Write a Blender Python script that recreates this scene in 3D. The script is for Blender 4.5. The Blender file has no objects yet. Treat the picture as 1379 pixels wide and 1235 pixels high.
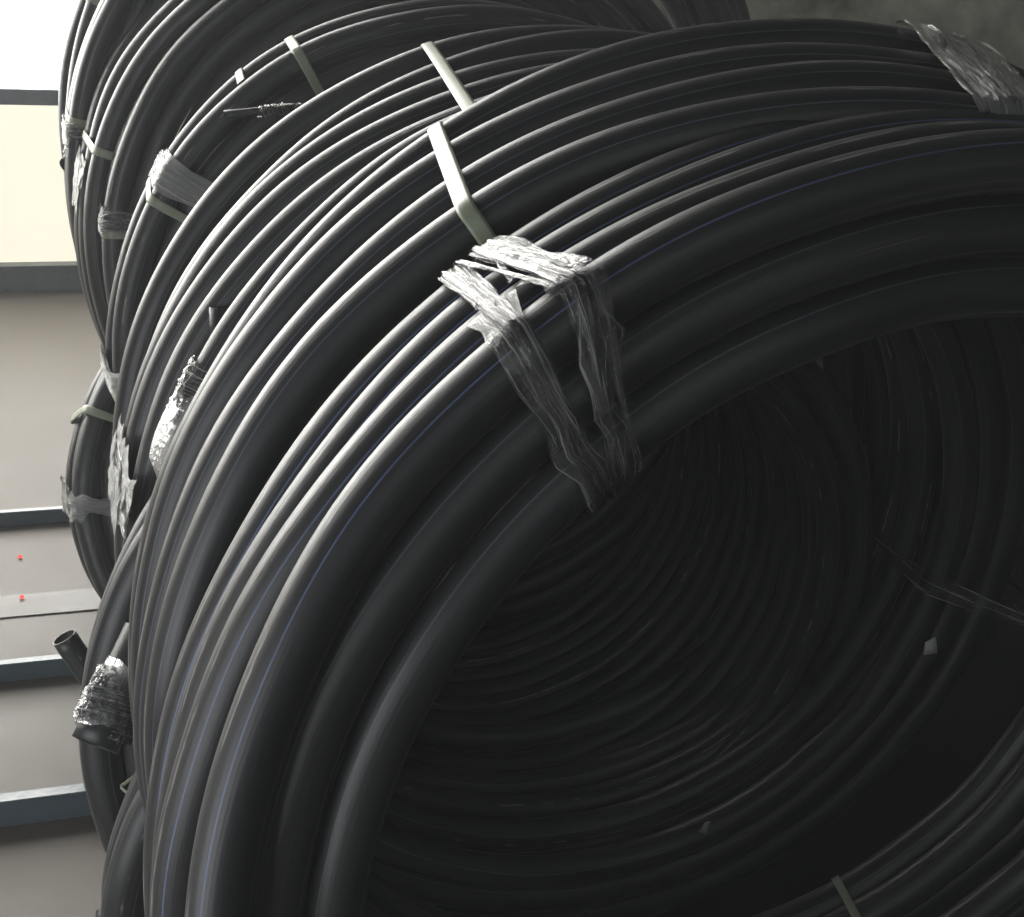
import bpy, math, random
import numpy as np
from mathutils import Vector, Matrix

S = 0.8            # metres per coil-radius unit: everything below is laid out in units of the front coil's radius
sc = bpy.context.scene
COL = sc.collection
rng = np.random.default_rng(7)
random.seed(7)

# ------------------------------------------------------------------ camera, world, lamps, exposure
CAM_H = 2.33
right = Vector((0.99788, 0.02375, 0.06059)); down = Vector((0.06508, -0.36421, -0.92904)); fwd = Vector((0.0, 0.93101, -0.36499))
cd = bpy.data.cameras.new('camera'); cam = bpy.data.objects.new('camera', cd); COL.objects.link(cam)
cam.matrix_world = Matrix(((right.x, -down.x, -fwd.x, 0), (right.y, -down.y, -fwd.y, 0), (right.z, -down.z, -fwd.z, CAM_H*S), (0, 0, 0, 1)))
cd.sensor_fit = 'HORIZONTAL'; cd.sensor_width = 36.0; cd.lens = 36.0*1900/1379
cd.clip_start = 0.05; cd.clip_end = 200
sc.camera = cam

world = bpy.data.worlds.new('World'); sc.world = world; world.use_nodes = True
wb = world.node_tree.nodes['Background']; wb.inputs[0].default_value = (0.88, 0.95, 1.0, 1); wb.inputs[1].default_value = 0.034

def area(name, loc, target, sx, sy, power, colour=(1, 1, 1)):
    l = bpy.data.lights.new(name, 'AREA'); l.shape = 'RECTANGLE'; l.size = sx*S; l.size_y = sy*S; l.energy = power; l.color = colour
    o = bpy.data.objects.new(name, l); COL.objects.link(o); o.location = Vector(loc)*S
    o.rotation_euler = (Vector(target)-Vector(loc)).to_track_quat('-Z', 'Y').to_euler()
    return o
# added fill lamp low on the left, lifting the first coil's lower-left faces
area('fill_left', (-1.9, 0.0, 0.9), (-0.6, 1.8, 0.4), 2.0, 1.6, 26, (0.95, 0.97, 1.0))
# added weak fill lamp behind the camera, lifting the coil faces
area('fill_front', (0.9, -1.8, 2.9), (0.1, 1.6, 1.3), 3.0, 2.0, 8, (0.96, 0.98, 1.0))
# added lamp that brightens only the concrete wall
area('wall_fill', (3.2, 8.6, 5.2), (3.6, 9.9, 2.2), 2.0, .8, 15, (1.0, 1.0, 0.93))

sc.view_settings.view_transform = 'Standard'; sc.view_settings.look = 'None'; sc.view_settings.exposure = 0; sc.view_settings.gamma = 1
sc.view_settings.use_curve_mapping = False
sc.cycles.use_adaptive_sampling = True; sc.cycles.adaptive_threshold = .08; sc.cycles.max_bounces = 4; sc.cycles.diffuse_bounces = 2; sc.cycles.glossy_bounces = 3; sc.cycles.transparent_max_bounces = 12
sc.cycles.use_denoising = True
ADDED_HAZE = 0.012

# ------------------------------------------------------------------ materials
def mat(name):
    m = bpy.data.materials.new(name); m.use_nodes = True
    nt = m.node_tree; return m, nt, nt.nodes['Principled BSDF']
def node(nt, t, **kw):
    n = nt.nodes.new(t)
    for k, v in kw.items(): setattr(n, k, v)
    return n
def math_node(nt, op, a, b=None, clamp=False):
    n = nt.nodes.new('ShaderNodeMath'); n.operation = op; n.use_clamp = clamp
    for i, v in enumerate((a, b)):
        if v is None: continue
        if isinstance(v, (int, float)): n.inputs[i].default_value = v
        else: nt.links.new(v, n.inputs[i])
    return n.outputs[0]
def ramp(nt, fac, stops):
    r = nt.nodes.new('ShaderNodeValToRGB'); nt.links.new(fac, r.inputs[0])
    el = r.color_ramp.elements
    el[0].position, el[0].color = stops[0]; el[1].position, el[1].color = stops[-1]
    for p, c in stops[1:-1]:
        e = el.new(p); e.color = c
    return r.outputs[0]
def noise(nt, vec, scale, detail=4, rough=.55):
    n = nt.nodes.new('ShaderNodeTexNoise'); n.inputs['Scale'].default_value = scale; n.inputs['Detail'].default_value = detail; n.inputs['Roughness'].default_value = rough
    if vec is not None: nt.links.new(vec, n.inputs['Vector'])
    return n.outputs[0]
def mixrgb(nt, fac, a, b):
    n = nt.nodes.new('ShaderNodeMix'); n.data_type = 'RGBA'
    if isinstance(fac, (int, float)): n.inputs[0].default_value = fac
    else: nt.links.new(fac, n.inputs[0])
    for i, v in ((6, a), (7, b)):
        if isinstance(v, tuple): n.inputs[i].default_value = v
        else: nt.links.new(v, n.inputs[i])
    return n.outputs[2]
def grey(v): return (v, v, v, 1)

def pipe_material(name, stripes=True):
    m, nt, p = mat(name)
    uv = node(nt, 'ShaderNodeUVMap'); sep = node(nt, 'ShaderNodeSeparateXYZ'); nt.links.new(uv.outputs[0], sep.inputs[0])
    inf = node(nt, 'ShaderNodeObjectInfo')
    # long streaks: fine around the pipe, slow along it
    def streak(su, sv, detail=1):
        cx = node(nt, 'ShaderNodeCombineXYZ')
        nt.links.new(math_node(nt, 'MULTIPLY', sep.outputs[0], su), cx.inputs[0])
        nt.links.new(math_node(nt, 'MULTIPLY', sep.outputs[1], sv), cx.inputs[1])
        nt.links.new(math_node(nt, 'MULTIPLY', inf.outputs['Random'], 37.0), cx.inputs[2])
        return noise(nt, cx.outputs[0], 1.0, detail)
    fine = streak(90, 5); broad = streak(14, 9); spots = streak(60, 260, 0)
    base = mixrgb(nt, ramp(nt, broad, [(.45, grey(0)), (.75, grey(1))]), (0.016, 0.017, 0.018, 1), (0.030, 0.031, 0.031, 1))
    dust = math_node(nt, 'MULTIPLY', ramp(nt, fine, [(.60, grey(0)), (.78, grey(1))]), ramp(nt, streak(7, 22), [(.5, grey(0)), (.72, grey(1))]))
    base = mixrgb(nt, math_node(nt, 'MULTIPLY', dust, .45), base, (0.16, 0.155, 0.14, 1))
    cr = math_node(nt, 'ABSOLUTE', math_node(nt, 'SUBTRACT', math_node(nt, 'FRACT', math_node(nt, 'ADD', sep.outputs[0], .53)), .5))
    scuff = math_node(nt, 'MULTIPLY', math_node(nt, 'LESS_THAN', math_node(nt, 'ADD', cr, math_node(nt, 'MULTIPLY', spots, .016)), .016), ramp(nt, streak(2, 55), [(.50, grey(0)), (.60, grey(1))]))
    base = mixrgb(nt, math_node(nt, 'MULTIPLY', scuff, .6), base, (0.24, 0.235, 0.22, 1))
    if stripes:
        x = math_node(nt, 'FRACT', math_node(nt, 'MULTIPLY', sep.outputs[0], 4.0))
        d = math_node(nt, 'ABSOLUTE', math_node(nt, 'SUBTRACT', x, 0.5))
        mask = math_node(nt, 'LESS_THAN', d, 0.019)
        mask = math_node(nt, 'MULTIPLY', mask, ramp(nt, streak(3, 40), [(.25, grey(.45)), (.5, grey(1))]))
        u = math_node(nt, 'FRACT', sep.outputs[0])
        main = math_node(nt, 'MULTIPLY', math_node(nt, 'GREATER_THAN', u, .75), (.0, .06, .15, .62)[stripes])
        base = mixrgb(nt, mask, base, mixrgb(nt, main, (0.075, 0.078, 0.082, 1), (0.095, 0.145, 0.31, 1)))
    nt.links.new(base, p.inputs['Base Color'])
    ro = math_node(nt, 'ADD', math_node(nt, 'MULTIPLY', fine, .14), math_node(nt, 'MULTIPLY', broad, .16))
    nt.links.new(math_node(nt, 'ADD', ro, .30), p.inputs['Roughness'])
    p.inputs['IOR'].default_value = 1.52
    b = node(nt, 'ShaderNodeBump'); b.inputs['Strength'].default_value = .12; b.inputs['Distance'].default_value = .002
    nt.links.new(math_node(nt, 'ADD', fine, math_node(nt, 'MULTIPLY', spots, .4)), b.inputs['Height']); nt.links.new(b.outputs[0], p.inputs['Normal'])
    return m
M_PIPE = pipe_material('black_polyethylene_blue_line', 3); M_PIPE_B = pipe_material('black_polyethylene_dull_blue_line', 2); M_FAINT = pipe_material('black_polyethylene_faint_lines', 1); M_PLAIN = pipe_material('black_polyethylene', False)

def film_material(name, milk):
    m, nt, p = mat(name)
    out = nt.nodes['Material Output']
    uv = node(nt, 'ShaderNodeUVMap'); mp = node(nt, 'ShaderNodeMapping'); nt.links.new(uv.outputs[0], mp.inputs[0]); mp.inputs['Scale'].default_value = (11, .22, 1)
    n1 = noise(nt, mp.outputs[0], 1.0, 6, .62)
    mp2 = node(nt, 'ShaderNodeMapping'); nt.links.new(uv.outputs[0], mp2.inputs[0]); mp2.inputs['Scale'].default_value = (2.2, 1.1, 1)
    n2 = noise(nt, mp2.outputs[0], 1.0, 4)
    nt.nodes.remove(p)
    b = node(nt, 'ShaderNodeBump'); b.inputs['Strength'].default_value = .9; b.inputs['Distance'].default_value = .006
    nt.links.new(math_node(nt, 'ADD', n1, math_node(nt, 'MULTIPLY', n2, .8)), b.inputs['Height'])
    gl = node(nt, 'ShaderNodeBsdfGlossy'); gl.inputs['Roughness'].default_value = .12; nt.links.new(b.outputs[0], gl.inputs['Normal'])
    df = node(nt, 'ShaderNodeBsdfDiffuse'); df.inputs[0].default_value = (.85, .86, .84, 1); nt.links.new(b.outputs[0], df.inputs['Normal'])
    tl = node(nt, 'ShaderNodeBsdfTranslucent'); tl.inputs[0].default_value = (.9, .91, .88, 1)
    tr = node(nt, 'ShaderNodeBsdfTransparent'); tr.inputs[0].default_value = (.97, .97, .97, 1)
    mx = node(nt, 'ShaderNodeMixShader'); mx.inputs[0].default_value = .4
    nt.links.new(df.outputs[0], mx.inputs[1]); nt.links.new(tl.outputs[0], mx.inputs[2])
    # streaks of gathered film are milky, the rest is clear
    m1 = node(nt, 'ShaderNodeMixShader')
    nt.links.new(ramp(nt, n1, [(.49, grey(.025+milk)), (.58, grey(.10+milk)), (.655, grey(min(1, .85+milk)))]), m1.inputs[0])
    nt.links.new(tr.outputs[0], m1.inputs[1]); nt.links.new(mx.outputs[0], m1.inputs[2])
    fr = node(nt, 'ShaderNodeFresnel'); fr.inputs[0].default_value = 1.5; nt.links.new(b.outputs[0], fr.inputs['Normal'])
    m2 = node(nt, 'ShaderNodeMixShader'); nt.links.new(math_node(nt, 'MULTIPLY', fr.outputs[0], .95, True), m2.inputs[0])
    nt.links.new(m1.outputs[0], m2.inputs[1]); nt.links.new(gl.outputs[0], m2.inputs[2])
    nt.links.new(m2.outputs[0], out.inputs[0])
    return m
M_FILM = film_material('clear_stretch_film', 0.0); M_HAZY = film_material('hazy_stretch_film', .3); M_MILKY = film_material('glare_white_stretch_film', .55)  # whitest film: thick wraps, plus blown-out window glare put into the colour

def strap_material():
    m, nt, p = mat('pale_green_woven_strapping')
    uv = node(nt, 'ShaderNodeUVMap'); mp = node(nt, 'ShaderNodeMapping'); nt.links.new(uv.outputs[0], mp.inputs[0])
    mp.inputs['Rotation'].default_value = (0, 0, math.radians(45)); mp.inputs['Scale'].default_value = (7, 7, 1)
    ck = node(nt, 'ShaderNodeTexChecker'); ck.inputs['Scale'].default_value = 1.0; nt.links.new(mp.outputs[0], ck.inputs[0])
    ns = noise(nt, mp.outputs[0], .6)
    nt.links.new(mixrgb(nt, ns, (0.25, 0.285, 0.20, 1), (0.33, 0.36, 0.27, 1)), p.inputs['Base Color'])
    p.inputs['Roughness'].default_value = .38
    b = node(nt, 'ShaderNodeBump'); b.inputs['Strength'].default_value = .5; b.inputs['Distance'].default_value = .0008
    nt.links.new(ck.outputs['Fac'], b.inputs['Height']); nt.links.new(b.outputs[0], p.inputs['Normal'])
    return m
M_STRAP = strap_material()

def plain(name, col, rough=.5, vary=.25, scale=9, metal=0.0, bump=.15):
    m, nt, p = mat(name)
    tc = node(nt, 'ShaderNodeTexCoord'); n = noise(nt, tc.outputs['Object'], scale, 6)
    dark = tuple(c*(1-vary) for c in col)+(1,); light = tuple(min(1, c*(1+vary)) for c in col)+(1,)
    nt.links.new(mixrgb(nt, ramp(nt, n, [(.3, grey(0)), (.7, grey(1))]), dark, light), p.inputs['Base Color'])
    nt.links.new(math_node(nt, 'ADD', math_node(nt, 'MULTIPLY', n, .3), rough-.15), p.inputs['Roughness'])
    p.inputs['Metallic'].default_value = metal
    b = node(nt, 'ShaderNodeBump'); b.inputs['Strength'].default_value = bump; b.inputs['Distance'].default_value = .01
    nt.links.new(noise(nt, tc.outputs['Object'], scale*6, 4), b.inputs['Height']); nt.links.new(b.outputs[0], p.inputs['Normal'])
    return m
M_FLOOR = plain('beige_painted_floor', (0.068, 0.056, 0.041), .6, .14, 1.6)
M_STEEL = plain('blue_grey_painted_steel', (0.050, 0.078, 0.092), .34, .15, 14)
M_CONC = plain('stained_grey_green_concrete', (0.34, 0.345, 0.26), .8, .65, 3.2)
M_PAPER = plain('grey_paper_tag', (0.62, 0.62, 0.60), .6, .08, 30)
M_SHADE_SHEET = plain('shade_black_sheet', (0.007, 0.007, 0.007), .95, .3, 12)
M_SHADE_SHEET.node_tree.nodes['Principled BSDF'].inputs['Specular IOR Level'].default_value = .05
M_STRIP = plain('darker_floor_strip', (0.052, 0.045, 0.035), .5, .15, 4)

def pane_material(name, col, strength):
    m, nt, p = mat(name); out = nt.nodes['Material Output']
    tc = node(nt, 'ShaderNodeTexCoord'); n = noise(nt, tc.outputs['Object'], 1.6, 3)
    e = node(nt, 'ShaderNodeEmission')
    nt.links.new(mixrgb(nt, n, tuple(c*.96 for c in col)+(1,), tuple(col)+(1,)), e.inputs[0]); e.inputs[1].default_value = strength
    nt.links.new(e.outputs[0], out.inputs[0]); return m
M_SKYPANE = pane_material('daylit_window_glass', (1.0, 0.985, 0.94), 14.0)
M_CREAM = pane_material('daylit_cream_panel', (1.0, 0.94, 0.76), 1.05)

M_RED_DOT = pane_material('red_reflection_glow', (1.0, .10, .08), 1.6)

# ------------------------------------------------------------------ mesh helpers
def link(name, verts, faces, material, parent=None, uvs=None, smooth=True):
    me = bpy.data.meshes.new(name)
    verts = np.asarray(verts, dtype=np.float32)*S
    me.from_pydata(verts.tolist(), [], faces if isinstance(faces, list) else faces.tolist())
    if uvs is not None:
        l = me.uv_layers.new(name='UVMap'); l.data.foreach_set('uv', np.asarray(uvs, dtype=np.float32).ravel())
    if smooth: me.polygons.foreach_set('use_smooth', [True]*len(me.polygons))
    me.materials.append(material); me.update()
    o = bpy.data.objects.new(name, me); COL.objects.link(o)
    if parent is not None:
        o.parent = parent
        o.matrix_parent_inverse = Matrix.Translation(-parent.location)
    return o
def tag(o, label, cat=None, group=None, kind=None):
    o['label'] = label
    if cat: o['category'] = cat
    if group: o['group'] = group
    if kind: o['kind'] = kind
    return o
def empty(name, loc):
    o = bpy.data.objects.new(name, None); COL.objects.link(o); o.location = Vector(loc)*S; o.empty_display_size = .1
    return o
def grid_faces(nu, nv, cu, cv):
    """faces and corner uvs of an nu x nv grid of vertices (index = i*nv+j), closed in u and/or v"""
    I = np.arange(nu if cu else nu-1); J = np.arange(nv if cv else nv-1)
    i, j = np.meshgrid(I, J, indexing='ij'); i = i.ravel(); j = j.ravel(); i2 = (i+1) % nu; j2 = (j+1) % nv
    f = np.stack([i*nv+j, i2*nv+j, i2*nv+j2, i*nv+j2], 1)
    return f, i, j
def box(name, c, ax, ay, sx, sy, sz, material, parent=None, bevel=.004):
    """box centred at c (base at c.z) along horizontal unit vectors ax, ay; edges chamfered"""
    c = np.array(c, float); ax = np.array(ax, float); ay = np.array(ay, float); az = np.array([0, 0, 1.])
    b = bevel; hx, hy = sx/2, sy/2
    prof = [(-hy+b, 0), (hy-b, 0), (hy, b), (hy, sz-b), (hy-b, sz), (-hy+b, sz), (-hy, sz-b), (-hy, b)]
    v = []
    for x in (-hx, hx): v += [c+ax*x+ay*y+az*z for y, z in prof]
    n = len(prof)
    f = [[k, (k+1) % n, n+(k+1) % n, n+k] for k in range(n)]+[list(range(n))[::-1], list(range(n, 2*n))]
    return link(name, v, f, material, parent, smooth=False)
def unit(v): v = np.asarray(v, float); return v/np.linalg.norm(v)
def tube_path(P, r, ns=18, r_in=None):
    """tube along points P; with r_in the start is an open mouth showing the wall thickness"""
    P = np.asarray(P, float); T = np.gradient(P, axis=0); T /= np.linalg.norm(T, axis=1, keepdims=True)
    up = np.array([0.2, 0.3, 1.]); verts = []
    prof = [(P[k], T[k], r) for k in range(len(P))][::-1]
    if r_in: prof += [(P[0]-T[0]*.0, T[0], (r+r_in)/2), (P[0], T[0], r_in)]+[(P[k], T[k], r_in) for k in range(1, max(2, len(P)//2))]
    for p, t, rr in prof:
        a = unit(np.cross(t, up)); b = np.cross(t, a)
        ph = np.linspace(0, 2*math.pi, ns, endpoint=False)
        verts.append(p+rr*(np.cos(ph)[:, None]*a+np.sin(ph)[:, None]*b))
    V = np.concatenate(verts); f, i, j = grid_faces(len(prof), ns, False, True)
    uv = np.stack([np.stack([(j+dj)/ns, (i+di)/60.], 1) for di, dj in ((0, 0), (1, 0), (1, 1), (0, 1))], 1)
    return V, f, uv
KNOTS = [-120.0, -112.0, -104.0, -96.0, -88.0, -80.0, -72.0, -64.0, -56.0, -48.0, -40.0, -32.0, -24.0, -16.0, -8.0, 0.0, 8.0, 16.0, 24.0, 32.0, 40.0]
COILS = {
    'A': dict(c=(0.5697, 1.6698, 1.1218), n=(-0.3692, 0.9292, -0.0164), R=1.0000, turns=[
        ([-0.008, -0.0168, -0.03, -0.0562, -0.0641, -0.0438, -0.0228, -0.0029, 0.008, 0.0134, 0.0144, 0.0091, 0.002, -0.0042, -0.0057, 0.0012, 0.0058, 0.0013, 0.0003, -0.0004, -0.0008],
         [-0.0009, -0.0021, -0.004, -0.0075, -0.009, -0.0051, -0.0021, -0.0003, 0.0005, 0.0008, 0.0009, 0.0006, 0.0001, -0.0004, -0.0006, 0.0003, 0.001, 0.0004, 0.0002, 0.0001, 0.0]),
        ([0.0958, 0.1019, 0.1103, 0.1255, 0.1236, 0.1106, 0.1008, 0.0958, 0.0916, 0.0895, 0.0851, 0.0769, 0.0669, 0.0627, 0.0618, 0.0776, 0.0951, 0.0904, 0.0897, 0.0899, 0.0901],
         [0.0012, 0.0026, 0.0044, 0.0083, 0.0071, 0.0032, 0.0013, 0.0006, 0.0002, 0.0001, -0.0002, -0.0008, -0.0016, -0.0025, -0.0031, -0.0017, 0.0016, 0.0008, 0.0003, 0.0002, 0.0001]),
        ([0.1518, 0.1579, 0.1663, 0.1815, 0.1796, 0.1666, 0.1568, 0.1518, 0.1476, 0.1479, 0.1472, 0.1464, 0.1401, 0.1413, 0.1439, 0.1575, 0.1525, 0.1468, 0.1492, 0.1479, 0.1469],
         [-0.0001, -0.0003, -0.0007, -0.0012, -0.0022, -0.0022, -0.0011, -0.0003, 0.0001, 0.0002, 0.0002, 0.0001, -0.0004, -0.0003, -0.0002, 0.0051, 0.0126, 0.0141, 0.0077, 0.0045, 0.0022]),
        ([0.2177, 0.2201, 0.2247, 0.2375, 0.2356, 0.2226, 0.2149, 0.2155, 0.2159, 0.2129, 0.2107, 0.214, 0.2117, 0.2092, 0.2119, 0.2217, 0.2281, 0.2267, 0.2215, 0.2185, 0.2165],
         [0.002, 0.0036, 0.0067, 0.0075, 0.0028, 0.0004, 0.0001, 0.0001, 0.0002, -0.0001, -0.0002, 0.0, -0.0002, -0.0004, 0.0, 0.0036, 0.0115, 0.0108, 0.0057, 0.0032, 0.0015]),
    ]),
    'B': dict(c=(0.4761, 1.9998, 1.1325), n=(-0.2799, 0.9577, 0.0662), R=1.0300, turns=[
        ([-0.0028, -0.0022, -0.0014, 0.0154, -0.0134, -0.0287, -0.018, -0.0007, 0.0111, 0.0183, 0.0211, 0.0114, -0.0045, -0.0274, -0.0548, -0.0775, -0.0838, -0.0818, -0.0528, -0.0322, -0.0171],
         [-0.0038, -0.0074, -0.0117, -0.0181, -0.0144, -0.0083, -0.003, -0.0002, 0.001, 0.0015, 0.0016, 0.0009, -0.0004, -0.0026, -0.0071, -0.013, -0.0222, -0.0235, -0.0134, -0.0078, -0.0037]),
        ([0.1039, 0.1039, 0.1035, 0.1052, 0.1018, 0.0967, 0.0988, 0.1058, 0.1131, 0.1166, 0.1157, 0.1136, 0.1042, 0.0916, 0.0815, 0.0743, 0.0821, 0.0942, 0.0917, 0.0963, 0.1],
         [0.0003, 0.0005, 0.0015, 0.0012, -0.0021, -0.0026, -0.0012, -0.0001, 0.0007, 0.0009, 0.0008, 0.0006, -0.0002, -0.0015, -0.0033, -0.0061, -0.0088, -0.0102, -0.0068, -0.0043, -0.0022]),
        ([0.2465, 0.2466, 0.2467, 0.2469, 0.2444, 0.2498, 0.2545, 0.2589, 0.2624, 0.2626, 0.2538, 0.246, 0.2374, 0.225, 0.2168, 0.2213, 0.2313, 0.2482, 0.2482, 0.2459, 0.2461],
         [0.0, 0.0001, 0.0001, 0.0002, -0.0002, 0.0008, 0.0013, 0.0015, 0.0016, 0.0015, 0.0007, -0.0, -0.0009, -0.0024, -0.004, -0.0051, -0.0045, 0.0044, 0.0047, 0.0019, 0.0011]),
        ([0.3025, 0.3026, 0.3027, 0.3029, 0.3249, 0.3226, 0.3105, 0.3149, 0.3184, 0.3186, 0.3331, 0.3423, 0.3516, 0.3554, 0.3602, 0.3621, 0.3528, 0.3042, 0.3042, 0.3019, 0.3021],
         [0.008, 0.0134, 0.0127, 0.0087, 0.0036, -0.0009, -0.0028, -0.0037, -0.0028, -0.001, 0.0004, 0.0013, 0.0023, 0.0031, 0.0046, 0.0096, 0.0174, 0.0248, 0.0265, 0.0259, 0.0151]),
    ]),
    'C': dict(c=(0.2367, 2.8121, 1.027), n=(-0.3071, 0.9515, 0.0189), R=1.0450, turns=[
        ([-0.1376, -0.138, -0.139, -0.1412, -0.1449, -0.1494, -0.1611, -0.1497, -0.1431, -0.1427, -0.1172, -0.092, -0.0963, -0.1006, -0.1118, -0.1226, -0.1304, -0.1348, -0.1367, -0.1373, -0.1375],
         [-0.0001, -0.0003, -0.0008, -0.002, -0.004, -0.0065, -0.0106, -0.0084, -0.0066, -0.006, -0.0034, -0.0009, -0.0014, -0.0019, -0.0009, -0.0005, -0.0002, -0.0001, -0.0, -0.0, -0.0]),
        ([-0.0019, -0.0019, -0.0011, 0.0045, -0.0113, -0.0165, -0.0045, 0.0099, 0.0137, 0.0129, 0.0015, -0.0165, -0.0349, -0.0446, -0.029, -0.0184, -0.0101, -0.0052, -0.003, -0.0022, -0.002],
         [0.0012, 0.0022, 0.0046, 0.007, -0.0041, -0.0053, -0.0012, 0.0013, 0.0016, 0.0014, 0.0002, -0.0018, -0.0039, -0.006, -0.0032, -0.0019, -0.001, -0.0004, -0.0001, -0.0, -0.0]),
        ([0.1465, 0.1481, 0.1513, 0.156, 0.1642, 0.1639, 0.1653, 0.1671, 0.1703, 0.1651, 0.1479, 0.1253, 0.1069, 0.0963, 0.0819, 0.0868, 0.1146, 0.1288, 0.1381, 0.1429, 0.1447],
         [0.0003, 0.0009, 0.0019, 0.0034, 0.0062, 0.0065, 0.0051, 0.0042, 0.0039, 0.003, 0.001, -0.0016, -0.0039, -0.0058, -0.0086, -0.0076, -0.004, -0.0022, -0.001, -0.0003, -0.0001]),
        ([0.2402, 0.2402, 0.2403, 0.2408, 0.2422, 0.2453, 0.2507, 0.2575, 0.2701, 0.2626, 0.2582, 0.2506, 0.2337, 0.2156, 0.2146, 0.2158, 0.2149, 0.2251, 0.2315, 0.2361, 0.2386],
         [0.0, 0.0, 0.0, 0.0001, 0.0003, 0.0006, 0.0013, 0.0021, 0.0036, 0.0027, 0.0021, 0.0012, -0.0009, -0.0035, -0.0045, -0.0056, -0.0058, -0.0033, -0.0019, -0.0009, -0.0003]),
        ([0.334, 0.3303, 0.3229, 0.3113, 0.2982, 0.3013, 0.3067, 0.3135, 0.3261, 0.3186, 0.3247, 0.3369, 0.3459, 0.3572, 0.3687, 0.3765, 0.3698, 0.3711, 0.3559, 0.347, 0.3409],
         [-0.0004, -0.0011, -0.0025, -0.0047, -0.0072, -0.0109, -0.0075, -0.0049, -0.0038, -0.0024, -0.0005, 0.001, 0.0023, 0.0044, 0.0082, 0.0142, 0.0201, 0.0186, 0.0101, 0.0056, 0.0025]),
        ([0.5788, 0.5786, 0.5782, 0.5776, 0.5762, 0.5752, 0.5817, 0.5903, 0.596, 0.5936, 0.5817, 0.5777, 0.5778, 0.577, 0.5786, 0.5857, 0.5911, 0.5857, 0.5832, 0.5812, 0.5799],
         [-0.0001, -0.0003, -0.0006, -0.001, -0.0018, -0.002, -0.0003, 0.0013, 0.002, 0.0016, -0.0, -0.0006, -0.0006, -0.0008, -0.0006, 0.0012, 0.003, 0.0015, 0.001, 0.0005, 0.0002]),
    ]),
    'D': dict(c=(-0.174, 4.0576, 1.0575), n=(-0.3172, 0.9484, 0.0052), R=1.0150, turns=[
        ([-0.0041, -0.004, -0.0038, -0.0012, -0.0077, -0.0107, -0.0053, 0.0036, 0.0058, 0.0091, 0.0081, 0.0032, -0.0121, -0.0263, -0.0198, -0.0103, -0.0066, -0.0153, -0.0189, -0.0141, -0.0104],
         [-0.0017, -0.0031, -0.0059, -0.0061, -0.0056, -0.004, -0.0016, 0.0006, 0.001, 0.0015, 0.0013, 0.0005, -0.0023, -0.0053, -0.005, -0.0037, -0.0006, 0.0101, 0.0145, 0.0096, 0.006]),
        ([0.1515, 0.1512, 0.1495, 0.1507, 0.1532, 0.1487, 0.1456, 0.1407, 0.1488, 0.1601, 0.1602, 0.1637, 0.158, 0.1514, 0.1481, 0.1509, 0.1513, 0.1516, 0.1518, 0.1519, 0.1519],
         [0.0048, 0.0084, 0.0157, 0.0148, 0.0042, -0.0009, -0.0017, -0.0023, -0.0007, 0.0013, 0.0013, 0.0019, 0.001, -0.0002, -0.0009, -0.0003, -0.0002, -0.0001, -0.0, -0.0, -0.0]),
    ]),
    'E': dict(c=(-0.3513, 4.6924, 1.2032), n=(-0.3159, 0.9488, -0.0001), R=1.0400, turns=[
        ([-0.0001, -0.0002, -0.0004, 0.0001, 0.0004, -0.0005, -0.0027, -0.0008, 0.0063, 0.0066, -0.0075, -0.0151, -0.0068, -0.0042, -0.002, -0.0008, -0.0002, -0.0, 0.0, 0.0, 0.0],
         [0.0001, 0.0002, 0.0002, 0.0001, 0.0004, -0.0001, -0.0008, -0.0003, 0.0014, 0.0015, -0.0017, -0.0034, -0.0015, -0.0009, -0.0005, -0.0002, -0.0001, -0.0, -0.0, -0.0, -0.0]),
    ]),
    'F': dict(c=(-0.3493, 4.8612, 1.1942), n=(-0.3441, 0.939, 0.0008), R=1.1550, turns=[
        ([0.0158, 0.0357, 0.0183, -0.0033, -0.01, -0.0071, 0.0002, 0.0039, -0.0118, -0.0468, -0.0837, -0.0507, -0.0354, -0.0224, -0.0141, -0.0101, -0.0086, -0.0081, -0.008, -0.008, -0.008],
         [-0.0167, -0.0264, -0.0214, -0.0131, -0.0066, -0.003, -0.0001, 0.001, -0.0025, -0.0098, -0.0174, -0.0102, -0.0065, -0.0034, -0.0015, -0.0005, -0.0001, -0.0, -0.0, -0.0, -0.0]),
        ([0.1972, 0.1963, 0.1944, 0.1918, 0.1858, 0.1831, 0.2033, 0.2196, 0.2075, 0.1671, 0.1358, 0.1686, 0.1798, 0.1887, 0.1941, 0.1966, 0.1975, 0.1977, 0.1978, 0.1978, 0.1978],
         [-0.0001, -0.0002, -0.0004, -0.0006, -0.0016, -0.0023, 0.0033, 0.0072, 0.004, -0.0052, -0.0121, -0.0053, -0.0033, -0.0017, -0.0007, -0.0002, -0.0001, -0.0, -0.0, -0.0, -0.0]),
        ([0.3511, 0.3562, 0.3708, 0.3826, 0.3823, 0.3795, 0.395, 0.4204, 0.4205, 0.386, 0.3755, 0.3855, 0.3849, 0.3845, 0.3843, 0.3842, 0.3841, 0.3841, 0.3841, 0.3841, 0.3841],
         [0.0097, 0.0105, 0.0111, 0.0098, 0.0023, -0.0008, 0.0035, 0.0101, 0.0096, 0.001, -0.0015, 0.0007, 0.0004, 0.0002, 0.0001, 0.0, 0.0, 0.0, 0.0, 0.0, 0.0]),
    ]),
    'G': dict(c=(-0.3598, 5.3238, 1.3186), n=(-0.3159, 0.9488, 0.0), R=1.3312, turns=[
        ([0.002, 0.001, -0.001, -0.0037, -0.0106, -0.0122, 0.0032, -0.003, -0.03, -0.0111, -0.0061, -0.0019, 0.0007, 0.0019, 0.0024, 0.0026, 0.0026, 0.0026, 0.0026, 0.0026, 0.0026],
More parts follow.
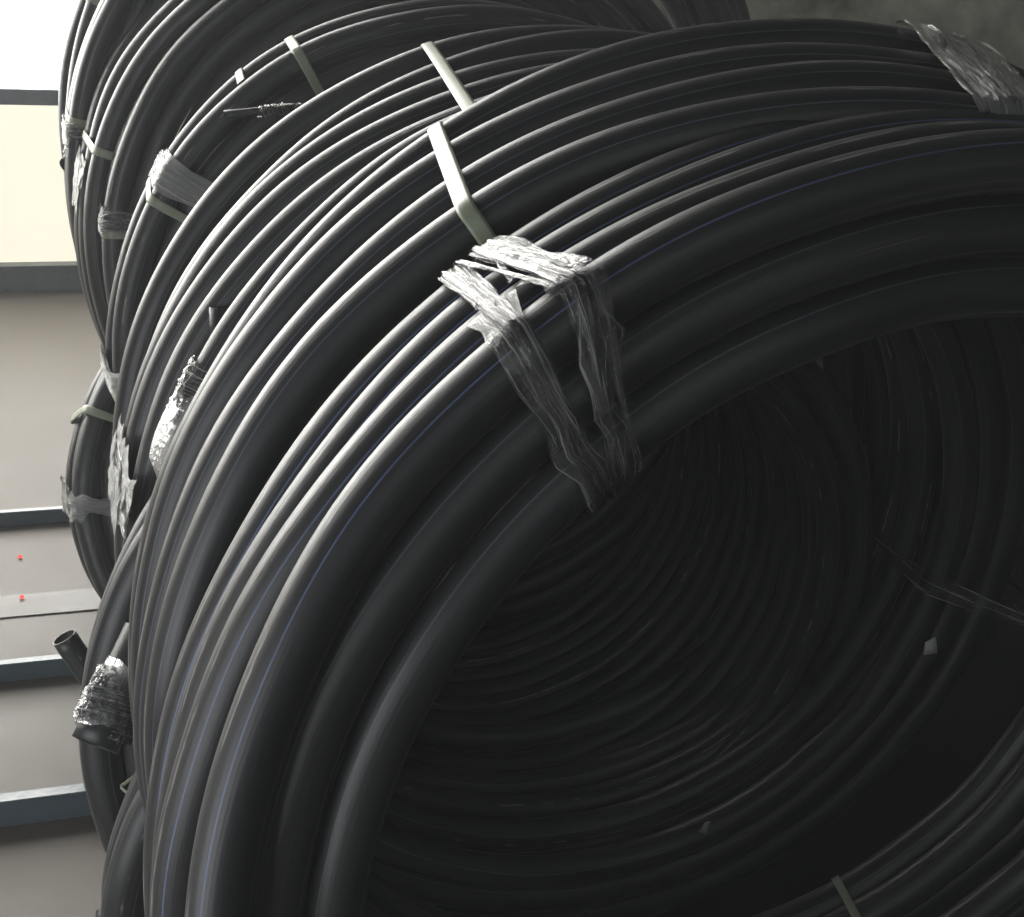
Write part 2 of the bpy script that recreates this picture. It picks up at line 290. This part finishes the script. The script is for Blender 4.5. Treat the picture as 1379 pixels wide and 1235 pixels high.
         [-0.0003, -0.0009, -0.0019, -0.0034, -0.0074, -0.0083, 0.0014, -0.0009, -0.0132, -0.005, -0.0032, -0.0017, -0.0007, -0.0002, -0.0001, -0.0, -0.0, -0.0, -0.0, -0.0, -0.0]),
    ]),
    'H': dict(c=(-0.3845, 5.7013, 1.3473), n=(-0.3166, 0.9486, 0.0001), R=1.4420, turns=[
        ([-0.0133, -0.0147, -0.0173, -0.0207, -0.028, -0.0269, -0.0139, -0.0085, -0.0121, -0.0123, -0.0124, -0.0124, -0.0124, -0.0124, -0.0124, -0.0124, -0.0124, -0.0124, -0.0124, -0.0124, -0.0124],
         [-0.0015, -0.0039, -0.0082, -0.0139, -0.0251, -0.0226, -0.0097, -0.0038, -0.0066, -0.0039, -0.0021, -0.001, -0.0004, -0.0001, -0.0, -0.0, -0.0, -0.0, -0.0, -0.0, -0.0]),
        ([0.1986, 0.1952, 0.1906, 0.1796, 0.1822, 0.1998, 0.2037, 0.1939, 0.1998, 0.2005, 0.201, 0.2014, 0.2015, 0.2016, 0.2016, 0.2016, 0.2016, 0.2016, 0.2016, 0.2016, 0.2016],
         [-0.0019, -0.004, -0.0068, -0.0185, -0.012, 0.0115, 0.012, 0.0009, 0.0052, 0.0032, 0.0016, 0.0007, 0.0002, 0.0001, 0.0, 0.0, 0.0, 0.0, 0.0, 0.0, 0.0]),
    ]),
}

# ------------------------------------------------------------------ the setting: floor, wall, windows, rails
B_ = np.array([0.9428, 0.3332, 0.0]); N_ = np.array([-0.3332, 0.9428, 0.0]); BASE = np.array([-2.973, 8.238, 0.0])
def wp(s, d, z): return BASE+B_*s+N_*d+np.array([0, 0, z])     # s along the wall, d behind its face, z up
fl = link('floor', [(-14, -8, 0), (16, -8, 0), (16, 22, 0), (-14, 22, 0)], [[0, 1, 2, 3]], M_FLOOR, smooth=False); fl['kind'] = 'structure'
strip = link('floor_strip', [wp(s, -d, .005) for s, d in ((-6, 4.27), (2.0, 4.27), (2.0, 4.11), (-6, 4.11))], [[0, 1, 2, 3]], M_STRIP, smooth=False); strip['kind'] = 'structure'  # slightly darker strip across the floor
mt = link('dark_floor_sheet', [wp(s, -d, .003) for s, d in ((0.35, 9.5), (7, 9.5), (7, 1.2), (0.35, 1.2))], [[0, 1, 2, 3]], M_SHADE_SHEET, smooth=False); mt['kind'] = 'structure'  # black sheet added to keep the floor dark behind the coils
WIN_R = 1.15                                                    # where the glazing ends and the concrete begins
wall = box('wall_back', wp((WIN_R+13)/2, .2, 0), B_, N_, 13-WIN_R, .4, 8.0, M_CONC); wall['kind'] = 'structure'
win = empty('window_wall', wp(-3, 0, 0)); tag(win, 'daylit glazed wall with blue-grey steel frame behind the coils', 'window')
box('base_rail', wp((WIN_R-8)/2, 0.0, 0.0), B_, N_, WIN_R+8, .16, .155, M_STEEL, win)
box('sill_rail', wp((WIN_R-8)/2, 0.0, 1.092), B_, N_, WIN_R+8, .13, .09, M_STEEL, win)
box('head_rail', wp((WIN_R-8)/2, 0.0, 6.35), B_, N_, WIN_R+8, .13, .12, M_STEEL, win)
edges = [-8, -5.6, -3.2, -0.9, WIN_R]
for k in range(4):
    s0, s1 = edges[k], edges[k+1]
    box('mullion', wp(s0, 0.0, 1.182), B_, N_, .08, .12, 5.168, M_STEEL, win)
    box('window_pane', wp((s0+s1)/2, .03, 1.182), B_, N_, s1-s0-.084, .02, 5.168, M_SKYPANE, win)
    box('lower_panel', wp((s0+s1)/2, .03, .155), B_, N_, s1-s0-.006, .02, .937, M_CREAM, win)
# steel rails lying on the floor, parallel to the wall
for d, (h, wd), lab in ((3.50, (.058, .034), 'blue-grey steel rail on the floor, farthest of three, under the tall window'), (4.68, (.062, .036), 'blue-grey steel rail on the floor, middle one, beside the cut pipe stub'), (5.43, (.078, .045), 'blue-grey steel rail on the floor nearest the camera, bright top edge')):
    r = box('steel_rail', wp(-2.35, -d, .001), B_, N_, 7.9, wd, h, M_STEEL); tag(r, lab, 'rail', 'steel rails on the floor')

# ------------------------------------------------------------------ coils of pipe
TUBE = 0.038
KN = np.radians(np.array(KNOTS))
class Coil:
    def __init__(self, name, c, n, R, label, tube=TUBE):
        self.c = np.array(c, float); self.n = unit(n); self.R = R; self.tube = tube
        up = np.array([0, 0, 1.]); self.U = unit(up-self.n*(up@self.n)); self.V = np.cross(self.n, self.U)
        self.mat = M_FAINT; self.turns = []                               # functions theta -> (a, rho)
        self.e = empty(name, self.c-self.U*R); tag(self.e, label, 'pipe coil', 'coils of black pipe standing in a row')
    def pt(self, th, a, rho):
        th = np.asarray(th, float)[..., None]; a = np.asarray(a, float)[..., None]; rho = np.asarray(rho, float)[..., None]
        return self.c+a*self.n+rho*(np.cos(th)*self.U+np.sin(th)*self.V)
    def add_turn(self, path, seg=200, ns=20, t0=None, t1=None, twist=0.0, material=None, name='pipe_turn', mouth=False, hull=True):
        closed = t0 is None
        th = np.linspace(-math.pi, math.pi, seg, endpoint=False) if closed else np.linspace(t0, t1, seg)
        a, rho = path(th)
        ph = np.linspace(0, 2*math.pi, ns, endpoint=False)
        r = self.tube
        A = a[:, None]+r*np.sin(ph)[None, :]; Rr = rho[:, None]+r*np.cos(ph)[None, :]
        V = self.pt(np.repeat(th[:, None], ns, 1), A, Rr).reshape(-1, 3)
        f, i, j = grid_faces(seg, ns, closed, True)
        f = f[:, ::-1]
        uv = np.stack([np.stack([(j+dj)/ns+twist, (i+di)/seg*(1 if closed else (t1-t0)/6.283)], 1) for di, dj in ((0, 1), (1, 1), (1, 0), (0, 0))], 1)
        faces = f.tolist()
        if not closed: faces += [list(range(ns)), list(range((seg-1)*ns, seg*ns))[::-1]]; uv = np.concatenate([uv.reshape(-1, 2), np.zeros((2*ns, 2))])
        o = link(name, V, faces, material or (self.mat if hull and len(self.turns) < 4 else M_FAINT), self.e, uv)
        if hull: self.turns.append(path)
        return o
    def hull(self, th, off):
        pts = []
        ph = np.linspace(0, 2*math.pi, 24, endpoint=False)
        for p in self.turns:
            a, r = p(np.array([th])); pts += [(a[0]+(self.tube+off)*math.sin(q), r[0]+(self.tube+off)*math.cos(q)) for q in ph]
        pts = sorted(pts)
        def half(ps):
            h = []
            for p in ps:
                while len(h) > 1 and (h[-1][0]-h[-2][0])*(p[1]-h[-2][1])-(h[-1][1]-h[-2][1])*(p[0]-h[-2][0]) <= 0: h.pop()
                h.append(p)
            return h
        lo = half(pts); hi = half(pts[::-1])
        H = np.array(hi[:-1]+lo[:-1])                      # starts at the back (max a) and runs over the outside to the front, then the inside
        return H
    def loop(self, thetas, off, n=140, seed=0, amp=0.0, span=(0, 1)):
        """closed loop round the bundle; thetas = (outer back, outer front, inner front, inner back) in degrees.  returns positions, out-normal, tangent"""
        t0 = math.radians(thetas[0])
        H = self.hull(t0, off)
        k0 = np.argmax(H[:, 0]*.7+H[:, 1]); H = np.roll(H, -k0, axis=0)
        L = np.concatenate([[0], np.cumsum(np.linalg.norm(np.diff(np.vstack([H, H[:1]]), axis=0), axis=1))]); Hc = np.vstack([H, H[:1]])
        corner = [0, L[np.argmin(H[:, 0]*.7-H[:, 1])], L[np.argmin(H[:, 0]*.7+H[:, 1])], L[np.argmax(H[:, 0]*.7-H[:, 1])], L[-1]]
        s = np.linspace(span[0], span[1], n)*L[-1]
        tt = np.interp(s, corner, [math.radians(x) for x in (*thetas, thetas[0])])
        a = np.interp(s, L, Hc[:, 0]); r = np.interp(s, L, Hc[:, 1])
        return s, a, r, tt
    def strap(self, thetas, width=.026, off=.003, name='strap', span=(0, 1), label=None):
        s, a, r, tt = self.loop(thetas, off, 180, span=span)
        V = []; w = width/2/self.R
        for dt in (-w, -w*.6, w*.6, w): V.append(self.pt(tt+dt, a, r-(.0012 if abs(dt) == w else 0)))
        V = np.stack(V, 1).reshape(-1, 3); f, i, j = grid_faces(len(s), 4, False, False)
        uu = [0, .2, .8, 1]
        uv = np.stack([np.stack([np.array(uu)[j+dj], s[i+di]/width], 1) for di, dj in ((0, 0), (1, 0), (1, 1), (0, 1))], 1)
        o = link(name, V, f, M_STRAP, self.e, uv)
        m = o.modifiers.new('thick', 'SOLIDIFY'); m.thickness = .0012*S; m.offset = 1
        if label: o['label'] = label
        return o
    def film(self, bands, name='film_wrap', seed=1, label=None, material=None, crumple=1.0):
        """stretch film: each band = (thetas, width, ribbons, spread_deg, span)"""
        g = np.random.default_rng(seed); VV, FF, UV = [], [], []; base = 0
        for thetas, width, count, spread, span in bands:
            for k in range(count):
                d = g.normal(0, spread, 4); th = [t+(d[q]*.6+d[0]*.6)*(1.7 if q == 2 else 1) for q, t in enumerate(thetas)]
                sp = span if g.random() < .55 else (span[0], span[0]+(span[1]-span[0])*g.uniform(.35, 1))
                n = 130; nv = 7
                s, a, r, tt = self.loop(th, .003+g.uniform(0, .004), n, span=sp)
                w0 = width*g.uniform(.25, 1.0)/self.R
                wob = np.interp(np.linspace(0, 1, n), np.linspace(0, 1, 14), g.normal(0, .10, 14))
                wid = w0*(.75+.5*np.abs(np.interp(np.linspace(0, 1, n), np.linspace(0, 1, 11), g.normal(.5, .45, 11))))
                ctr = a.mean(); rc = r.mean()
                nv_off = g.normal(0, .0022*crumple, nv)[None, :]+np.stack([np.interp(np.linspace(0, 1, n), np.linspace(0, 1, 9), g.normal(0, .0014*crumple, 9)) for _ in range(nv)], 1)
                lat = np.linspace(-.5, .5, nv)
                # outward direction in the (a, rho) plane
                da = np.gradient(a); dr = np.gradient(r); ln = np.hypot(da, dr)+1e-9; oa, orr = -dr/ln, da/ln
                sg = np.sign((a-ctr)*oa+(r-rc)*orr); oa *= sg; orr *= sg
                lift = np.abs(nv_off)+.0015*(k % 4)
                A_ = a[:, None]+oa[:, None]*lift; R_ = r[:, None]+orr[:, None]*lift
                T_ = tt[:, None]+w0*wob[:, None]+wid[:, None]*lat[None, :]
                V = self.pt(T_, A_, R_).reshape(-1, 3); f, i, j = grid_faces(n, nv, False, False)
                u0 = g.uniform(0, 9)
                UV.append(np.stack([np.stack([(j+dj)/nv*wid.mean()*self.R/.05+u0, s[i+di]/.05+u0], 1) for di, dj in ((0, 0), (1, 0), (1, 1), (0, 1))], 1))
                VV.append(V); FF.append(f+base); base += len(V)
        o = link(name, np.concatenate(VV), np.concatenate(FF), material or M_FILM, self.e, np.concatenate(UV))
        if label: o['label'] = label
        return o
    def stub(self, P, r, name='pipe_end', r_in=None, label=None, material=None):
        V, f, uv = tube_path(P, r, 20, r_in); o = link(name, V, f, material or M_PLAIN, self.e, uv)
        if label: o['label'] = label
        return o

def traced(coil, a, dr, layer=0, shift=0.0, seed=0, jitter=.0):
    a = np.array(a); dr = np.array(dr); g = np.random.default_rng(seed)
    ea, ed = g.normal(0, jitter, 6), g.normal(0, jitter*.25, 6)
    mid = float(np.median(a)); lay = coil.R-coil.tube-layer*2*coil.tube*.985
    K = np.concatenate([[-math.pi, -2.6], KN, [1.4, 2.4, math.pi]])
    fa = np.concatenate([[mid, mid], a, [mid, mid, mid]]); fd = np.concatenate([[0, 0], dr, [0, 0, 0]])
    # resample on a fine periodic grid and smooth so that the pipe bends softly
    G = np.linspace(-math.pi, math.pi, 361)[:-1]
    A = np.interp(G, K, fa); D = np.interp(G, K, fd)
    ker = np.exp(-.5*(np.arange(-12, 13)/5.0)**2); ker /= ker.sum()
    def sm(x):
        return np.convolve(np.concatenate([x[-12:], x, x[:12]]), ker, 'valid')
    A, D = sm(A), sm(D)
    for q in range(1, 4):
        A = A+ea[q-1]*np.sin(q*G+ea[q+2]*900); D = D+ed[q-1]*np.sin(q*G+ed[q+2]*2000)
    A = A+.0022*np.sin(11*G+g.uniform(0, 6))*g.uniform(.3, 1)+.0012*np.sin(17*G+g.uniform(0, 6)); D = D+.0011*np.sin(13*G+g.uniform(0, 6))
    def path(th):
        w = (np.asarray(th)+math.pi) % (2*math.pi)-math.pi
        return (np.interp(w, G, A, period=2*math.pi)+shift, lay+np.interp(w, G, D, period=2*math.pi)*(1 if layer == 0 else .3))
    return path
def flat(coil, a, layer, seed, jitter=.006):
    z = [a]*len(KNOTS); return traced(coil, z, [0]*len(KNOTS), layer, 0, seed, jitter)

LABELS = {
 'A': 'large front coil of black blue-lined pipe, film over four turns, dark hollow centre',
 'B': 'second coil behind the front one, four spread turns under a single pale strap',
 'C': 'third coil with a pale strap over five close turns and an open pipe mouth',
 'D': 'coil with two pale straps and a film-bound pipe tail lying across its face',
 'E': 'coil showing one bare turn, tape and thin film strands low on its left',
 'F': 'coil with three turns and a blown-out white film patch at its left edge',
 'G': 'large coil near the back with a white plastic tie at its left side',
 'H': 'hindmost large coil against the bright window with a taped stub end',
 'L1': 'slumped smaller coil low at the far left with a loose strap loop',
 'L2': 'bent bundle of pipe at lower left with a film-wrapped thick cut pipe end',
 'L3': 'bent bundle of pipe at the bottom left edge with film at its lowest visible turn',
}
C = {}
for k, d in COILS.items():
    co = Coil('pipe_coil', d['c'], d['n'], d['R'], LABELS[k]); C[k] = co
    co.mat = {'A': M_PIPE, 'B': M_PIPE_B}.get(k, M_FAINT)
    near = k in 'ABC'
    for i, (a, dr) in enumerate(d['turns']):
        if k == 'C' and i == 0:                       # the outer end of this coil's pipe stops at the film
            co.add_turn(traced(co, a, dr, 0, 0, i), 160, 24, math.radians(-66), math.radians(70), 0.0)
        else:
            co.add_turn(traced(co, a, dr, 0, 0, i), 288 if near else 220, 28 if near else 20, None, None, rng.normal(0, .012) if k in 'AB' else rng.uniform(0, 1))
    tn = d['turns']
    extra = {'E': [.08], 'G': [.08, .16], 'H': [], 'D': [.078]}.get(k, [])
    for q, x in enumerate(extra):
        base = float(np.median(tn[0][0]))+x
        lay = 1 if k == 'D' else 0
        co.add_turn(flat(co, base, lay, 50+q), 160, 16, None, None, rng.uniform(0, 1))
    for layer in (1, 2):
        for i, (a, dr) in enumerate(tn):
            if k == 'C' and i == 0: continue
            ja = [float(np.median(a))+(x-float(np.median(a)))*(.35 if layer == 1 else .1) for x in a]
            co.add_turn(traced(co, ja, dr, layer, {1: .010, 2: .004}[layer], 100+10*layer+i, .004), 240 if near else 140, 24 if near else 14, None, None, rng.normal(0, .015) if k == 'A' else rng.uniform(0, 1))
for k, c, n, R, T in (('L1', (-0.624, 4.011, 0.62), (-.366, .886, -.284), .694, (0, .085, .16)), ('L2', (-.007, 2.424, .837), (-.255, .967, -.028), .783, (0, .078)), ('L3', (-.176, 2.21, .577), (-.333, .943, -.013), .533, (0, .074))):
    co = Coil('pipe_coil', c, n, R, LABELS[k]); C[k] = co
    arc = (None, None) if k == 'L1' else (math.radians(-205), math.radians(-46))
    for layer in (0, 1):
        for q, a in enumerate(T): co.add_turn(flat(co, a, layer, 300+10*layer+q, .012 if layer == 0 else .004), 200, 20, *arc, rng.uniform(0, 1))

# added filler coil and fourth-coil windings that block window light in the tunnel
a_, d_ = C['C'], C['D']
cc = a_.c+(d_.c-a_.c)*.52; R4 = .80; cc[2] = R4+.001
co = Coil('pipe_coil', cc, d_.n, R4, 'added light-blocking small coil seen only through the hollow of the front coil'); C['L4'] = co
for layer in (0, 1):
    for q in range(13): co.add_turn(flat(co, -.46+q*.079, layer, 500+10*layer+q, .003), 140, 14, None, None, rng.uniform(0, 1))
for layer in range(3, 11):
    for q in range(2): C['D'].add_turn(flat(C['D'], .02+q*.08, layer, 600+layer*3+q, .003), 120, 12, None, None, rng.uniform(0, 1))

# ------------------------------------------------------------------ straps, film, pipe ends
A, B, Cc, D, E, F, G, H = (C[k] for k in 'ABCDEFGH'); L1, L2, L3 = C['L1'], C['L2'], C['L3']
A.film([((-38.5, -38.3, -41.2, -40), .015, 12, .75, (0, .62)), ((-38.3, -38.3, -41.2, -40), .055, 2, .2, (.17, .60)), ((-35.0, -33.2, -38.0, -38), .014, 13, .8, (0, .6)), ((-35.2, -33.2, -38.4, -38), .05, 2, .2, (.17, .58)), ((-37.2, -37.6, -40, -39), .014, 4, .6, (0, .15)), ((-34.2, -36.5, -40, -39), .012, 3, .5, (0, .15))], seed=3, crumple=.6, label='clear stretch film in two streaky bands over the front coil')
A.strap((60, 60, 60, 60)); A.strap((150, 150, 150, 150))
B.strap((-33.0, -35.4, -35.2, -35.2), .025, label='pale green strap across four turns')
B.film([((13, 5, 5, 8), .06, 8, 1.2, (0, .55))], seed=5, material=M_HAZY, label='loose crumpled film over the top turns at the right')
B.strap((150, 152, 153, 151), .022)
Cc.strap((-18.2, -23.2, -23.5, -22), .027, label='pale green strap over five turns')
Cc.film([((99, 100, 101, 100), .04, 4, .8, (0, 1))], seed=9)
D.strap((-38.3, -39.5, -40, -38), .024, span=(0, .085)); D.strap((-29, -29.8, -29.9, -30), .028)
D.strap((-60.5, -61.8, -62.7, -62), .026); D.film([((-57, -57, -56.2, -57), .075, 10, .7, (0, .6))], seed=11, material=M_HAZY, label='yellowed film band')
D.strap((-94.5, -95, -95, -95), .028); D.film([((-91.5, -92, -92, -92), .05, 8, .5, (0, .3))], seed=12, material=M_MILKY)
Cc.film([((-80.5, -79, -79, -79), .11, 10, 1.2, (.17, .37))], seed=31, material=M_MILKY, label='bright white film patch low on the left of the turns')
E.strap((-85, -85, -84, -84), .03); E.film([((-82.5, -82.5, -82, -82), .06, 8, .9, (0, .6))], seed=13)
F.strap((-74, -73, -73, -73), .028); F.film([((-80, -79, -79, -79), .11, 8, 1.2, (0, .24))], seed=14, label='white crumpled film patch', material=M_MILKY)
G.strap((-80, -80, -80, -80), .03); H.strap((-66, -66, -66, -66), .03)
G.film([((-82, -82, -82, -82), .05, 6, .8, (0, .5))], seed=15)
L1.film([((-88, -89, -90, -90), .08, 8, 1.5, (0, .5))], seed=16, material=M_HAZY); L1.strap((-70, -66, -66, -66), .025, off=.014)
L3.film([((-96, -97, -98, -98), .07, 8, 1.2, (0, .6))], seed=18, material=M_MILKY)

def line(p, q, n=12): p, q = np.array(p), np.array(q); return p+(q-p)*np.linspace(0, 1, n)[:, None]
def wrap(coil, p, q, r, seed, turns=9, width=.03, count=5, name='film_wrap'):
    """film wound round a straight pipe end from p to q"""
    g = np.random.default_rng(seed); p, q = np.array(p, float), np.array(q, float); t = unit(q-p); a = unit(np.cross(t, (.2, .3, 1.))); b = np.cross(t, a)
    VV, FF, UV = [], [], []; base = 0
    for k in range(count):
        n = 150; x = np.linspace(g.uniform(0, .2), g.uniform(.75, 1), n); ph = x*turns*2*math.pi*g.uniform(.8, 1.2)+g.uniform(0, 6)
        w = np.linalg.norm(q-p)
        rr = r*1.04+np.abs(g.normal(0, .05*r, n))+k*.02*r
        nv = 4; lat = np.linspace(-.5, .5, nv)*width*g.uniform(.4, 1)
        V = np.stack([p+t*((x*w+l)[:, None])+(rr*(1+.1*g.normal(0, .6, n)))[:, None]*(np.cos(ph)[:, None]*a+np.sin(ph)[:, None]*b) for l in lat], 1).reshape(-1, 3)
        f, i, j = grid_faces(n, nv, False, False)
        UV.append(np.stack([np.stack([(j+dj)/nv+k, (i+di)/20.], 1) for di, dj in ((0, 0), (1, 0), (1, 1), (0, 1))], 1)); VV.append(V); FF.append(f+base); base += len(V)
    return link(name, np.concatenate(VV), np.concatenate(FF), M_FILM, coil.e, np.concatenate(UV))
def sleeve(coil, P, radii, seed, name='film_sleeve', label=None, rough=.10):
    """many layers of film pulled round a pipe: a wrinkled sleeve"""
    g = np.random.default_rng(seed); P = np.asarray(P, float); n = len(P); ns = 40
    P = np.stack([np.interp(np.linspace(0, 1, 60), np.linspace(0, 1, n), P[:, q]) for q in range(3)], 1); rad = np.interp(np.linspace(0, 1, 60), np.linspace(0, 1, n), radii); n = 60
    T = np.gradient(P, axis=0); T /= np.linalg.norm(T, axis=1, keepdims=True); ph = np.linspace(0, 2*math.pi, ns, endpoint=False); V = []
    w1 = g.normal(0, 1, (9, 10)); edge = np.interp(ph, np.linspace(0, 2*math.pi, 9), np.append(e := g.normal(0, .012, 8), e[0]))
    for k in range(n):
        a = unit(np.cross(T[k], (.2, .3, 1.))); b = np.cross(T[k], a); x = k/(n-1)
        wr = sum(w1[q % 9, q]*math.cos(x*(3+2*q)+q)*np.cos((q+2)*ph+4*x*q) for q in range(10))/6
        rr = rad[k]*(1+rough*np.abs(wr)*.6)
        ends = edge*(1 if x > .5 else -1)*abs(2*x-1)**3
        V.append(P[k]+T[k]*ends[:, None]+rr[:, None]*(np.cos(ph)[:, None]*a+np.sin(ph)[:, None]*b))
    f, i, j = grid_faces(n, ns, False, True)
    uv = np.stack([np.stack([(j+dj)/ns*4, (i+di)/n*3], 1) for di, dj in ((0, 0), (1, 0), (1, 1), (0, 1))], 1)
    o = link(name, np.concatenate(V), f, M_MILKY, coil.e, uv)
    if label: o['label'] = label
    return o
# open mouth of a pipe standing between two turns of the third coil
Cc.stub(line((-0.554, 2.529, 1.602), (-0.545, 2.475, 1.30), 8), .026, r_in=.0225, label='open pipe mouth pointing upwards')
pa, pr = traced(Cc, *COILS['C']['turns'][0], 0, 0, 0)(np.radians(np.array([-70., -67.3, -64., -60.])))
cp = Cc.pt(np.radians(np.array([-70., -67.3, -64., -60.])), pa, pr)
ths = np.radians(np.linspace(-73, -62.5, 14)); pa, pr = traced(Cc, *COILS['C']['turns'][0], 0, 0, 0)(ths)
sleeve(Cc, Cc.pt(ths, pa, pr+.004), [.020, .034, .042, .045, .046, .047, .047, .047, .047, .046, .045, .044, .042, .040], 21, label='bulging white film sleeve over the cut pipe end')
wrap(Cc, cp[1], cp[3], .042, 22, 4, .05, 4)
D.stub(line((-0.792, 3.661, 1.785), (-0.546, 3.72, 1.816), 10), .0115, r_in=.009, name='pipe_tail', label='thin pipe tail bound with wire and film')
wrap(D, (-0.726, 3.677, 1.793), (-0.605, 3.705, 1.808), .0128, 23, 9, .010, 6)
H.stub(line((-1.634, 4.995, 1.372), (-1.585, 5.20, 1.49), 8), .036, r_in=.03, label='short dark taped stub')
wrap(H, (-1.622, 5.045, 1.40), (-1.60, 5.14, 1.455), .038, 24, 3, .05, 7)
L2.stub(line((-0.682, 2.057, .947), (-0.622, 2.19, 1.098), 10), .042, r_in=.036, label='thick cut pipe end pointing down')
wrap(L2, (-0.672, 2.08, .972), (-0.648, 2.133, 1.032), .0435, 25, 3, .05, 6); sleeve(L2, line((-0.674, 2.075, .968), (-0.642, 2.146, 1.047), 16), [.044]*16, 26)
L2.stub(line((-0.895, 2.544, .875), (-0.80, 2.55, .70), 10),   .026, r_in=.0235, label='short open pipe stub pointing up and left')
def ribbon(coil, P, width, name='strap_tail'):
    P = np.array(P, float); V = np.concatenate([P-(0, 0, width/2), P+(0, 0, width/2)]); n = len(P)
    f = [[i, i+1, n+i+1, n+i] for i in range(n-1)]
    o = link(name, V, f, M_STRAP, coil.e, [(0, 0)]*(4*(n-1)), smooth=False); m = o.modifiers.new('thick', 'SOLIDIFY'); m.thickness = .0015*S
    return o
ribbon(L2, [(-.610, 2.165, .85), (-.668, 2.141, .805), (-.615, 2.125, .765)], .008)
# paper tag hanging inside the tunnel of coils
def quad(name, coil, th, a, rho, w, h, rot, material):
    c = coil.pt(np.radians(th), a, rho); t = -math.sin(math.radians(th))*coil.U+math.cos(math.radians(th))*coil.V; rr = math.cos(math.radians(th))*coil.U+math.sin(math.radians(th))*coil.V
    x = t*math.cos(rot)+rr*math.sin(rot); y = -t*math.sin(rot)+rr*math.cos(rot)
    V = [c+x*(u*w/2)+y*(v*h/2)-coil.n*(.004*u*v) for v in (-1, 0, 1) for u in (-1, 0, 1)]
    f, i, j = grid_faces(3, 3, False, False)
    o = link(name, V, f, material, coil.e); m = o.modifiers.new('thick', 'SOLIDIFY'); m.thickness = .0008*S; return o
for nm_, p_, lab_ in (('red_reflection_dot', (-1.77, 4.625, .004), 'tiny glowing red dot for a reflection on the floor, farther of two at the left edge'), ('red_reflection_dot', (-1.653, 4.309, .009), 'tiny glowing red dot for a reflection on the floor strip, nearer of two at the left edge')):  # glowing dots stand in for red reflections on the floor
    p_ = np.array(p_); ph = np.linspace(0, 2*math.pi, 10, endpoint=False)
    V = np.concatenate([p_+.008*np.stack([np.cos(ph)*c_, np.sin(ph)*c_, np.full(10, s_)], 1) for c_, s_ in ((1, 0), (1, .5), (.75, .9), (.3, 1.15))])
    f, i, j = grid_faces(4, 10, False, True); o = link(nm_, V, f.tolist()+[list(range(30, 40))], M_RED_DOT); tag(o, lab_, 'reflection', 'red reflection dots on the floor')
quad('paper_tag', Cc, 106.9, -.16, .775, .040, .032, .5, M_PAPER)
quad('film_scrap', Cc, 158.6, -.05, .80, .035, .02, .9, M_MILKY)

if ADDED_HAZE:  # haze volume added to lift the darks like veiling glare
    hz = link('added_veil_haze', [(x, y, z) for z in (-1.3, 8.2) for x, y in ((-13, -7), (15, -7), (15, 21), (-13, 21))], [[3, 2, 1, 0], [4, 5, 6, 7], [0, 1, 5, 4], [1, 2, 6, 5], [2, 3, 7, 6], [3, 0, 4, 7]], M_STEEL, smooth=False)
    hm = bpy.data.materials.new('veil_haze'); hm.use_nodes = True; nt = hm.node_tree; nt.nodes.remove(nt.nodes['Principled BSDF'])
    pv = node(nt, 'ShaderNodeVolumePrincipled'); pv.inputs['Color'].default_value = (.95, .97, 1, 1); pv.inputs['Density'].default_value = ADDED_HAZE
    nt.links.new(pv.outputs[0], nt.nodes['Material Output'].inputs['Volume']); hz.data.materials.clear(); hz.data.materials.append(hm)
    tag(hz, 'thin haze added to veil the dark coils', kind='stuff')
